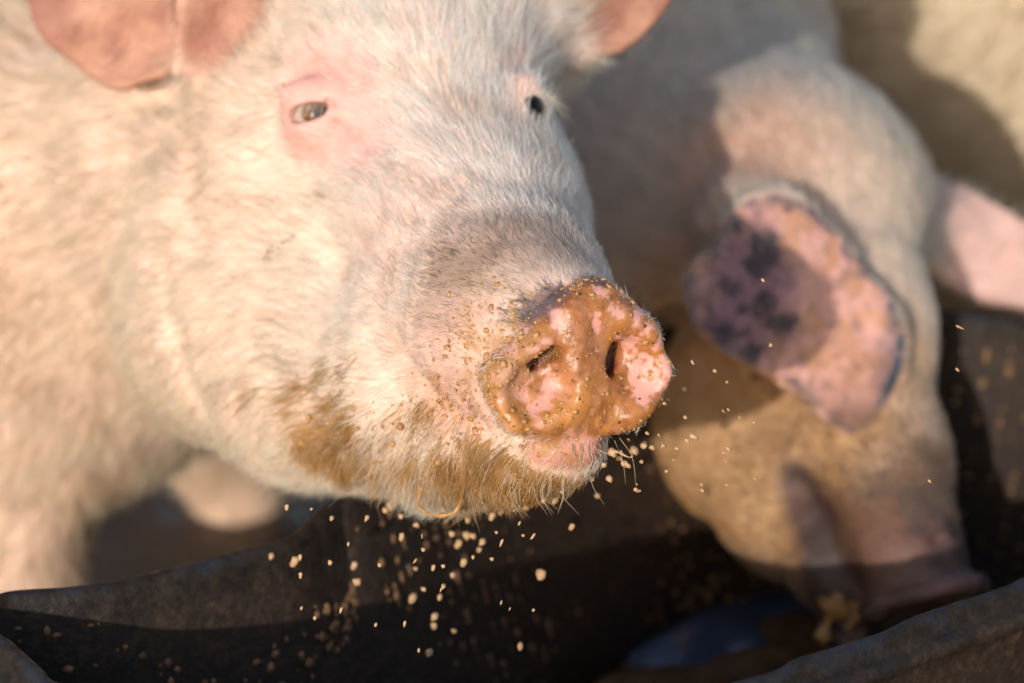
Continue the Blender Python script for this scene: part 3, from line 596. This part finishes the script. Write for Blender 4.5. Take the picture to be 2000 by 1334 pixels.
def f2(p):
    f = caps(p, P(1515, 385, 1.83), P(1050, 120, 2.12), .092, .190)
    f = smin(f, caps(p, P(1050, 120, 2.12), P(200, -250, 2.7), .24, .27), .12)
    f = smin(f, caps(p, P(1330, 480, 1.90), P(1180, 560, 1.98), .12, .13), .08)
    f = smin(f, ell(p, P(1548, 380, 1.79), (.078, .082, .08)), .05)
    f = smin(f, ell(p, P(1712, 380, 1.80), (.028, .025, .03)), .04)
    f = smin(f, caps(p, P(1585, 420, 1.76), P(1645, 640, 1.715), .074, .059), .04)
    f = smin(f, caps(p, P(1645, 640, 1.715), P(1708, 900, 1.655), .059, .047), .03)
    f = smin(f, caps(p, P(1708, 900, 1.655), P(1785, 1100, 1.59), .046, .035), .03)
    f = smin(f, ell(p, P(1440, 790, 1.78), (.072, .070, .075)), .045)
    f = smin(f, caps(p, P(1450, 820, 1.76), P(1545, 980, 1.69), .068, .050), .04)
    f = smin(f, caps(p, P(1545, 980, 1.69), P(1610, 1100, 1.64), .042, .026), .03)
    f = smin(f, caps(p, P(1610, 1100, 1.64), P(1660, 1215, 1.615), .024, .015), .015)
    f = smin(f, caps(p, P(1600, 960, 1.70), P(1720, 1080, 1.64), .045, .030), .02)
    f = smin(f, caps(p, P(1640, 1040, 1.70), P(1690, 1170, 1.66), .036, .022), .01)
    # snout disc seen edge on
    q = p-D2C.astype(np.float32); q = q@D2R.T.astype(np.float32)
    e = np.sqrt((q[:, 0]/.044)**2+(q[:, 1]/.034)**2); dd = (e-1)*.038
    f = smin(f, smax(dd, np.abs(q[:, 2])-.006, .008), .012)
    # mouth corner and gape
    f = smax(f, -crease(p, [P(1545, 925, 1.625), P(1575, 985, 1.61), P(1600, 1060, 1.60), P(1625, 1120, 1.59), P(1650, 1180, 1.57)], .0105), .014)
    f = smax(f, -ell(p, P(1838, 1055, 1.555), (.007, .006, .012)), .006)
    f = smin(f, caps(p, P(1520, 900, 1.665), P(1570, 900, 1.645), .016, .014), .02)
    # legs
    f = smin(f, caps(p, P(1150, 500, 2.10), to_cam(np.array([.14, 1.00, .04])), .10, .04), .06)
    f = smin(f, caps(p, P(900, 500, 2.2), to_cam(np.array([-.1, 1.15, .04])), .10, .04), .06)
    f = smin(f, caps(p, P(200, -100, 2.7), to_cam(np.array([-.75, 1.75, .04])), .15, .045), .06)
    # ears
    f = smin(f, slab(p, A2C, A2R, A2V, .0042, .004, lambda u, v: -.7*(u*.8+v*.5)**2+.35*u+.003*np.sin(u*70+v*50)), .014)
    f = smin(f, ell(p, P(1450, 430, 1.68), (.030, .030, .045)), .04)
    f = smin(f, slab(p, B2C, B2R, B2V, .010, .008, lambda u, v: -1.5*v*v), .02)
    f = smin(f, caps(p, P(1760, 460, 1.84), P(1830, 450, 1.86), .03, .02), .03)
    return f
V2, Q2 = surface(f2, P(1650, 800, 1.65), .35, HS*1.7, np.array([-1.2, -.9, 1.3]), np.array([.62, .9, 3.3]))
V2 = relax(V2, Q2, 2, .4); N2 = vert_normals(V2, Q2)
e0 = (V2-A2C)@A2R.T; e1 = (poly2d(e0[:, 0].astype(np.float32), e0[:, 1].astype(np.float32), A2V) < .004)*(e0[:, 2] > -.07)*(V2[:, 2] < 1.72)
V2 = V2+N2*(e1*.007*(fbm(V2, 42, 3, 190)-.5)+.004*(fbm(V2, 24, 3, 191)-.5))[:, None]; N2 = vert_normals(V2, Q2); p = V2; k2 = len(V2)
h2 = lambda x, y: hit(f2, x, y, 1.3)
nz = fbm(p, 16, 4, 105); nz2 = fbm(p, 60, 4, 106)
el = (p-A2C)@A2R.T; ein = poly2d(el[:, 0].astype(np.float32), el[:, 1].astype(np.float32), A2V)
ear = (1-sstep(-.004, .002, ein))*(el[:, 2] > -.07)*(p[:, 2] < 1.72)
ear2 = blob(p, P(1960, 480, 1.86), (.08, .06, .09), .15)*(p[:, 0] > P(1832, 0, 1.86)[0])
purple = blob(p, h2(1465, 575), (.031, .046, .06), .4, .5, 107)*ear  # purple dirt, with the front snout's round shadow put into its colour
spots = np.maximum.reduce([blob(p, h2(x_, y_), (r_*(.5+.5*((x_*7) % 10)/10), r_*(.6+.7*((y_*3) % 10)/10), .03), .6, 1.3, 108+x_) for x_, y_, r_ in ((1467, 688, .008), (1478, 525, .007), (1508, 465, .006), (1537, 635, .008), (1450, 600, .009), (1425, 560, .010), (1415, 640, .009), (1540, 410, .005), (1590, 415, .004), (1440, 440, .009))])
rim = ear*sstep(-.012, -.002, ein)*sstep(.35, .5, nz2)*.9+ear*blob(p, h2(1740, 760), (.012, .05, .04), .4, .4, 4)*.5
sk = np.tile(np.array([.66, .48, .38]), (k2, 1))*(1+.2*(nz-.5))[:, None]
sk = lerp(sk, (.66, .33, .28), ear*.9); sk = lerp(sk, (.50, .25, .13), ear*sstep(.48, .60, fbm(p, 75, 5, 131))*.75); sk = lerp(sk, (.30, .17, .15), ear*sstep(.58, .66, fbm(p, 130, 4, 132))*.6); sk = lerp(sk, (.20, .10, .15), purple*.80); sk = lerp(sk, (.03, .02, .025), purple*sstep(.46, .56, fbm(p, 48, 4, 133))*.85); sk = lerp(sk, (.03, .025, .03), np.clip(spots, 0, 1)*.9); sk = lerp(sk, (.12, .10, .12), rim)
sk = lerp(sk, (.84, .50, .44), ear2*.8)
mz = blob(p, h2(1600, 1030), (.030, .05, .06), .5, .4, 109); sk = lerp(sk, (.10, .042, .028), mz*.95)
sn = blob(p, P(1750, 1050, 1.6), (.07, .06, .1), .5, .5, 110); dk2 = blob(p, h2(1580, 945), (.020, .012, .03), .5, .8, 111)+blob(p, h2(1630, 1110), (.016, .03, .05), .5, .7, 112)+blob(p, P(1840, 1050, 1.56), (.018, .010, .04), .5, .7, 113)
sk = lerp(sk, (.13, .065, .042), np.clip(blob(p, P(1760, 1040, 1.58), (.11, .075, .14), .5, .6, 140), 0, 1)*.9); sk = lerp(sk, (.06, .035, .025), np.clip(dk2, 0, 1)*.9)
d2 = np.linalg.norm(p-D2C, axis=1); sk = lerp(sk, (.17, .08, .06), (1-sstep(.05, .075, d2+.03*(nz2-.5)))*.8); sk = lerp(sk, (.42, .20, .16), blob(p, P(1860, 1150, 1.57), (.03, .010, .04), .5, .4, 152)*.7); sk = lerp(sk, (.09, .06, .05), blob(p, P(1760, 1020, 1.6), (.09, .06, .12), .3)*sstep(.50, .64, fbm(p, 42, 4, 153))*.8)
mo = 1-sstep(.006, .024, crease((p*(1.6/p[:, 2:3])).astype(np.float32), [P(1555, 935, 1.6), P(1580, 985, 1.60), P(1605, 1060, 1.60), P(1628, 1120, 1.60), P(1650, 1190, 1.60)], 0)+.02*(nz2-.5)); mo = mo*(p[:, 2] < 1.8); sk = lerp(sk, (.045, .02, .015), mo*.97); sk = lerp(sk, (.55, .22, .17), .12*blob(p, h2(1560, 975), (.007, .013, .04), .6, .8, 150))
hcm = np.clip(blob(p, P(1420, 840, 1.72), (.15, .10, .18), .4, .3, 120)*1.2, 0, 1)*(1-ear); sk = lerp(sk, (.56, .31, .12), hcm*.75*(1-mo)*(1-np.clip(sn, 0, 1)*.8)); 
pig2 = mesh_obj('pig', to_world(V2), Q2[:, ::-1], M_skin, None, True, {'Col': np.clip(sk, .004, .95), 'wet': np.clip(mz*.2+sn*.1, 0, 1)})
tag(pig2, 'pig with its head down in the tub, mud-stained pink ear flopped over its eye', 'pig')
hc = np.tile(np.array([.74, .66, .57]), (k2, 1)); hc = lerp(hc, (.84, .50, .34), blob(p, h2(1450, 310), (.055, .050, .06), .7, .4, 180)*.6); cheek = blob(p, P(1420, 840, 1.72), (.15, .10, .18), .4, .3, 120)  # above the ear, a patch of warm sunlight is put into the hair colour
hc = lerp(hc, (.50, .27, .085), np.clip(cheek*1.2, 0, 1)*.9); hc = lerp(hc, (.42, .28, .20), blob(p, P(1690, 950, 1.6), (.07, .07, .1), .5, .6, 121)*.75*sstep(.35, .6, nz)); hc = lerp(hc, (.24, .15, .095), np.clip(blob(p, P(1750, 1040, 1.58), (.11, .07, .14), .5, .6, 140)*.9+mz*.7, 0, 1)); hc = lerp(hc, (.05, .035, .03), np.clip(dk2, 0, 1))
hc = lerp(hc, (.62, .62, .62), blob(p, P(1600, 170, 1.85), (.14, .06, .15), .5)*.4)
fac = -(N2*nrm(p)).sum(1)
de = (sstep(-.5, .1, fac)*.9+.1)*(1-.96*ear)*(1-.85*ear2)*(1-.7*mz)*(1-.95*mo)*(1-.8*(1-sstep(.045, .06, d2)))*(.2+.8*sstep(-.3, .0, p[:, 0]))
fl = nrm(p-D2C)+DOWN*.15
fur('coat', V2, N2, Q2, int(150000*FQ), de, .005+.015*sstep(.15, .5, d2), fl, hc, .00026*(1/FQ)**.5, pig2, 21, lift=.3, clump=.15, cl=.005, K=4)
# slop dripping from its mouth
tube('slop_strand', [P(1640, 1160, 1.60), P(1630, 1190, 1.60), P(1612, 1225, 1.60), P(1605, 1260, 1.60)], [.010, .008, .006, .004], M_slop, pig2, seed=9)
tube('slop_strand', [P(1670, 1170, 1.60), P(1668, 1200, 1.60), P(1655, 1230, 1.60)], [.008, .006, .003], M_slop, pig2, seed=10)
print('pig2', len(V2), round(time.time()-T0, 1))
# ================================================================== the pig standing farthest back
def f3(p):
    a, b = P(1480, -220, 2.70), P(2500, 130, 2.40)
    f = caps(p, a, b, .33, .36)
    f = smin(f, caps(p, b, P(2950, 330, 2.3), .26, .16), .1); f = smin(f, caps(p, P(2950, 330, 2.3), P(3150, 460, 2.23), .12, .06), .06)
    wa, wb = to_world(a), to_world(b)
    for q_, o_ in ((wa, -.15), (wa, .15), (wb, -.15), (wb, .15)):
        e_ = np.array([q_[0], q_[1]+o_, .03]); f = smin(f, caps(p, to_cam(np.array([q_[0], q_[1]+o_, q_[2]-.1])), to_cam(e_), .11, .04), .07)
    f = smin(f, ell(p, P(2760, 180, 2.3), (.02, .07, .05)), .02)
    return f
V3, Q3 = surface(f3, P(1850, 200, 2.5), .6, .006, np.array([-1.4, -1.4, 1.9]), np.array([1.9, 1.2, 3.9]))
N3 = vert_normals(V3, Q3); p = V3; nz = fbm(p, 9, 4, 205)
sk = lerp(np.tile(np.array([.60, .49, .35]), (len(p), 1)), (.55, .42, .26), sstep(.45, .65, nz)*.5)
pig3 = mesh_obj('pig', to_world(V3), Q3[:, ::-1], M_skin, None, True, {'Col': sk, 'wet': np.zeros(len(p))})
tag(pig3, 'cream pig farthest back, only its blurred flank showing', 'pig')
fur('coat', V3, N3, Q3, int(50000*FQ), np.ones(len(p)), np.full(len(p), .03), np.tile(np.array([-1.0, -.35, .1]), (len(p), 1)), sk*1.02, .0006, pig3, 31, lift=.25, clump=.6, cl=.02, K=4)
# ================================================================== ground and tub
ZR = .36
g = np.linspace(-1, 1, 161); gx = np.sign(g)*(np.abs(g)*2.2+np.maximum(np.abs(g)-.6, 0)**3*4000)
X, Y = np.meshgrid(gx, gx+.9, indexing='ij'); Z = .05*(fbm(np.stack([X, Y, X*0], -1).reshape(-1, 3), 3.0, 4, 300).reshape(X.shape)-.75)
v = np.stack([X, Y, Z], -1).reshape(-1, 3); n = len(g); I = np.arange(n*n).reshape(n, n)
F = np.stack([I[:-1, :-1], I[1:, :-1], I[1:, 1:], I[:-1, 1:]], -1).reshape(-1, 4)
m, N, L, b = nodes('mud'); t = tex(N, L, 9, 8, .7); r = ramp(N, L, t.outputs[0], [(.35, (.022, .013, .010)), (.7, (.075, .046, .030))])
L.new(r.outputs[0], b.inputs['Base Color']); rr = ramp(N, L, t.outputs[0], [(.4, (.25,)*3), (.6, (.8,)*3)]); L.new(rr.outputs[0], b.inputs['Roughness']); t2 = tex(N, L, 40, 6); bump(N, L, b, t2.outputs[0], .8, .02)
tag(mesh_obj('ground', v, F, m), kind='structure')
pix = [(0, 1160), (150, 1140), (300, 1112), (450, 1075), (560, 1042), (610, 1008), (650, 982), (720, 955)]
cp = [on_plane(x_, y_, ZR)[:2] for x_, y_ in pix]+[np.array(q) for q in ((-.03, .235), (.04, .34), (.13, .43), (.27, .47), (.42, .38), (.47, .22), (.40, .10))]+[on_plane(x_, y_, ZR)[:2] for x_, y_ in ((2000, 1130), (1850, 1187), (1700, 1245), (1580, 1290), (1465, 1334))]+[np.array(q) for q in ((.03, -.165), (-.12, -.165))]+[on_plane(x_, y_, ZR)[:2] for x_, y_ in ((130, 1340), (65, 1300), (0, 1252))]+[on_plane(-60, 1205, ZR)[:2]]
cp = np.array(cp); n = len(cp); M = 260; s_ = np.linspace(0, n, M, endpoint=False); i0 = s_.astype(int); t = (s_-i0)[:, None]
g4 = [cp[(i0+k) % n] for k in (-1, 0, 1, 2)]
ctr = .5*(2*g4[1]+(g4[2]-g4[0])*t+(2*g4[0]-5*g4[1]+4*g4[2]-g4[3])*t*t+(3*g4[1]-g4[0]-3*g4[2]+g4[3])*t**3)
tg = np.roll(ctr, -1, 0)-np.roll(ctr, 1, 0); no = nrm(np.stack([-tg[:, 1], tg[:, 0]], 1)); cen = ctr.mean(0)
if ((ctr-cen)*no).sum() < 0: no = -no
prof = [(-.060, .155), (-.045, .19), (-.026, .26), (-.012, .32), (-.0078, .345), (-.0066, .354), (-.0045, .3585), (-.0015, .3600), (.0015, .3588), (.0034, .355), (.0042, .3500), (.0060, .3480), (.0110, .3465), (.0125, .3430), (.0115, .3385), (.0030, .3350), (.001, .325), (-.008, .24), (-.018, .12), (-.030, .0)]
prof = [(-.30, .132), (-.16, .135), (-.09, .142)]+prof
rows = []
for o_, z_ in prof:
    q = np.concatenate([ctr+no*o_ if o_ > -.08 else cen+(ctr-cen)*(1+o_*2.6), np.full((M, 1), z_)], 1); nn = fbm(q, 18, 4, 310)-.5
    q[:, :2] += no*(nn*.005+(fbm(q, 45, 3, 313)-.5)*.0035)[:, None]; q[:, 2] += (fbm(q, 30, 3, 311)-.5)*.004*(z_ > .05)+(fbm(q, 7, 2, 312)-.5)*.010*(z_ > .2); rows.append(q)
v = np.concatenate(rows+[np.array([[cen[0], cen[1], .13]])]); K = len(prof)
F = [(j*M+i, j*M+(i+1) % M, (j+1)*M+(i+1) % M, (j+1)*M+i) for j in range(K-1) for i in range(M)]+[((i+1) % M, i, K*M) for i in range(M)]
m, N, L, b = nodes('worn_black_rubber'); ge = N.new('ShaderNodeNewGeometry'); sx = N.new('ShaderNodeSeparateXYZ'); L.new(ge.outputs['Position'], sx.inputs[0])
t = tex(N, L, 30, 8, .7); t2 = tex(N, L, 150, 5, .7)
ad = N.new('ShaderNodeMath'); ad.operation = 'MULTIPLY_ADD'; ad.inputs[1].default_value = .09; L.new(t.outputs[0], ad.inputs[0]); L.new(sx.outputs[2], ad.inputs[2])
mk = N.new('ShaderNodeMapRange'); mk.inputs[1].default_value = .378; mk.inputs[2].default_value = .398; L.new(ad.outputs[0], mk.inputs[0])
t4 = tex(N, L, 130, 8, .8); r1 = ramp(N, L, t4.outputs[0], [(.42, (.010, .007, .006)), (.66, (.034, .021, .014)), (.85, (.11, .065, .038))]); r0 = ramp(N, L, t4.outputs[0], [(.48, (.028, .018, .012)), (.62, (.065, .038, .024)), (.74, (.17, .095, .05))])
c = mix(N, L, mk.outputs[0], r0.outputs[0], r1.outputs[0])
mk2 = N.new('ShaderNodeMapRange'); mk2.inputs[1].default_value = .402; mk2.inputs[2].default_value = .416; L.new(ad.outputs[0], mk2.inputs[0])
c = mix(N, L, mk2.outputs[0], c, (.022, .024, .036)); L.new(c, b.inputs['Base Color'])
b.inputs['Specular IOR Level'].default_value = .3; rr = ramp(N, L, t2.outputs[0], [(.35, (.38,)*3), (.65, (.75,)*3)]); L.new(rr.outputs[0], b.inputs['Roughness']); bump(N, L, b, t2.outputs[0], .5, .003)
tub = mesh_obj('feeding_tub', v, F, m); tag(tub, 'black rubber feeding tub with a worn mud-smeared rim, under the pigs', 'tub')
# slop lying in the tub, with a wet pool at its near side
G = 110; u = np.linspace(0, 1, G); rr_ = np.linspace(0, 1, 60)
rows = []
for r_ in rr_:
    q = cen+(ctr[::2]-cen)*(r_*.86); q3 = np.concatenate([q, np.zeros((len(q), 1))], 1)
    z_ = .150+.030*(fbm(q3, 14, 4, 320)-.42)+.012*(fbm(q3, 60, 3, 321)-.5)+.030*np.exp(-(((q[:, 0]-.02)/.13)**2+((q[:, 1]+.02)/.09)**2))
    q3[:, 2] = z_; rows.append(q3)
v = np.concatenate(rows); Mq = len(ctr[::2]); F = [(j*Mq+i, j*Mq+(i+1) % Mq, (j+1)*Mq+(i+1) % Mq, (j+1)*Mq+i) for j in range(59) for i in range(Mq)]
m, N, L, b = nodes('wet_slop'); t = tex(N, L, 35, 8, .7); r = ramp(N, L, t.outputs[0], [(.35, (.05, .028, .017)), (.7, (.22, .12, .06))]); L.new(r.outputs[0], b.inputs['Base Color']); b.inputs['Roughness'].default_value = .35; t2 = tex(N, L, 120, 5); bump(N, L, b, t2.outputs[0], .7, .006)
so_ = mesh_obj('slop', v, [f_[::-1] for f_ in F], m); tag(so_, 'brown lumpy slop lying in the bottom of the tub', 'slop', kind='stuff')
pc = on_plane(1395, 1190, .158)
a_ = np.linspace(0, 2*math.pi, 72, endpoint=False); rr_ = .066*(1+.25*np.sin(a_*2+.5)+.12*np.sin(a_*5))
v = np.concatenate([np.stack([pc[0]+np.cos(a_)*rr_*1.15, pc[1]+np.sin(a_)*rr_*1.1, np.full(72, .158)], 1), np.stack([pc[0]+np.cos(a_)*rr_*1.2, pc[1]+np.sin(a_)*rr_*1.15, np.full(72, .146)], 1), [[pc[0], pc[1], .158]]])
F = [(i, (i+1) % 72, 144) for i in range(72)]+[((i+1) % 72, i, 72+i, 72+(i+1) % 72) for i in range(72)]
m, N, L, b = nodes('sky_tinted_liquid'); b.inputs['Base Color'].default_value = (.05, .07, .13, 1); b.inputs['Roughness'].default_value = .22; b.inputs['IOR'].default_value = 1.6; t2 = tex(N, L, 30, 2); bump(N, L, b, t2.outputs[0], .15, .004)  # blue base colour stands in for sky reflected in the pool
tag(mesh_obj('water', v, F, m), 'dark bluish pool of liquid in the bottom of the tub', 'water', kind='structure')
# splashes dried on the tub wall
r_ = np.random.default_rng(12); cs = []; ns = []; rs = []
for k in range(3200):
    i = int(M*r_.beta(2.2, 3)) % M; z_ = r_.uniform(.15, .345); o_ = np.interp(z_, [.155, .19, .26, .32, .345], [-.060, -.045, -.026, -.012, -.0078])
    if fbm(np.array([[ctr[i, 0], ctr[i, 1], z_]]), 12, 2, 330)[0] < .46: continue
    c_ = np.array([ctr[i, 0]+no[i, 0]*(o_-.001), ctr[i, 1]+no[i, 1]*(o_-.001), z_]); cs.append(c_); ns.append([-no[i, 0], -no[i, 1], .2]); rs.append(r_.lognormal(math.log(.0022), .5))
sp = crumbs('dried_splashes', np.array(cs), nrm(np.array(ns)), np.array(rs).clip(.001, .0032), slop_mat('dried_slop', (.34, .18, .08), (.14, .07, .035), .5), tub, 14, .35); tag(sp, kind='stuff')
print('tub', round(time.time()-T0, 1))
# ================================================================== droplets in the air
DR_ = [(530,1086,7),(574,1099,10),(586,1090,5),(587,1125,5),(645,1099,5),(691,1106,8),(741,1103,5),(698,1137,11),(812,1111,6),(846,1110,5),(866,1106,5),(905,1100,9),(884,1123,6),(866,1145,5),(828,1151,7),(806,1168,11),(859,1166,7),(849,1204,9),(848,1222,8),(887,1233,7),(838,1275,9),(818,1270,4),(1016,1262,8),(1057,1122,12),(1116,1030,7),(615,1207,4),(734,1220,4),(666,1192,3),(589,1188,3),(942,1058,8),(950,992,8),(960,1010,8),(912,1046,9),(924,1047,9),(894,1064,9),(882,1042,8),(814,1026,8),(782,1008,7),(762,988,11),(752,996,8),(717,1011,5),(826,1073,5),(784,1050,7),(914,1015,7),(978,1001,6),(986,974,10),(1010,992,7),(1028,992,8),(1084,974,11),(1156,935,6),(1190,935,7),(1122,930,7),(1166,968,7),(1096,960,5),(1062,978,5),(1022,1046,4),(924,1088,4),(936,1074,6),(961,1092,5),(970,1040,4),(560,992,5),(648,1012,5),
 (1335,760,6),(1396,724,4),(1420,746,4),(1352,708,3),(1490,547,4),(1506,674,5),(1298,788,4),(1356,854,7),(1342,860,5),(1338,815,4),(1296,870,7),(1256,870,9),(1274,874,6),(1322,876,5),(1224,908,8),(1252,902,5),(1238,880,9),(1302,920,5),(1316,898,4),(1370,946,4),(1372,958,4),(1244,958,5),(1264,846,4),(1196,884,9),(1180,908,7),(1210,896,6)]
r_ = np.random.default_rng(77)
for k in range(18): DR_.append((r_.uniform(1190, 1480), r_.uniform(780, 1000), r_.uniform(1.5, 3.2)))
for k in range(14): DR_.append((r_.uniform(540, 1120), r_.uniform(985, 1230), r_.uniform(1.5, 3.2)))
for x_, y_ in ((1870, 722), (1876, 640), (1815, 940)): DR_.append((x_, y_, 3))
protos = []
for k in range(6):
    vv = IV2*np.array([1, 1, 1+.12*k]); vv = vv*(1+.9*(vnoise(vv+k*9.1, 1.1, k)-.5))[:, None]
    o = mesh_obj('droplet', vv, IF2, M_drop); protos.append(o)
used = set()
for i, (x_, y_, r0) in enumerate(DR_):
    k = int(r_.integers(6)); o = protos[k]
    if k in used: o = o.copy(); C.objects.link(o)
    used.add(k)
    big = r0 > 3.3; d_ = 1.272+(r_.uniform(.07, .13) if (big and y_ > 960 and r0 >= 6) else r_.uniform(-.03, .04))
    s_ = r0*KP*d_*(.80 if d_ > 1.33 else .88)
    o.location = to_world(P(x_, y_, d_)).tolist(); ez = 1 if big else r_.uniform(1.3, 2.6)
    o.scale = (s_, s_, s_*ez); o.rotation_euler = (r_.uniform(-.3, .3), (.45 if x_ < 1170 else -.75)+r_.normal(0, .15), 0)
    if x_ > 1600: lb = 'tiny pale fleck of spray in the air near the feeding pig\'s face'
    elif x_ > 1175: lb = 'small pale droplet of feed spray in the air beside the muddy snout'
    elif y_ < 1060: lb = 'small tan droplet of feed slop flying just below the chin of the front pig'
    elif x_ < 760: lb = 'small tan droplet of slop over the dark tub, left of the falling cluster'
    else: lb = 'small tan droplet of slop falling low over the dark inside of the tub'
    tag(o, lb, 'droplet', 'droplets of feed slop flying from the snout')
for k in range(6):
    if k not in used: bpy.data.objects.remove(protos[k])
print('done', round(time.time()-T0, 1))
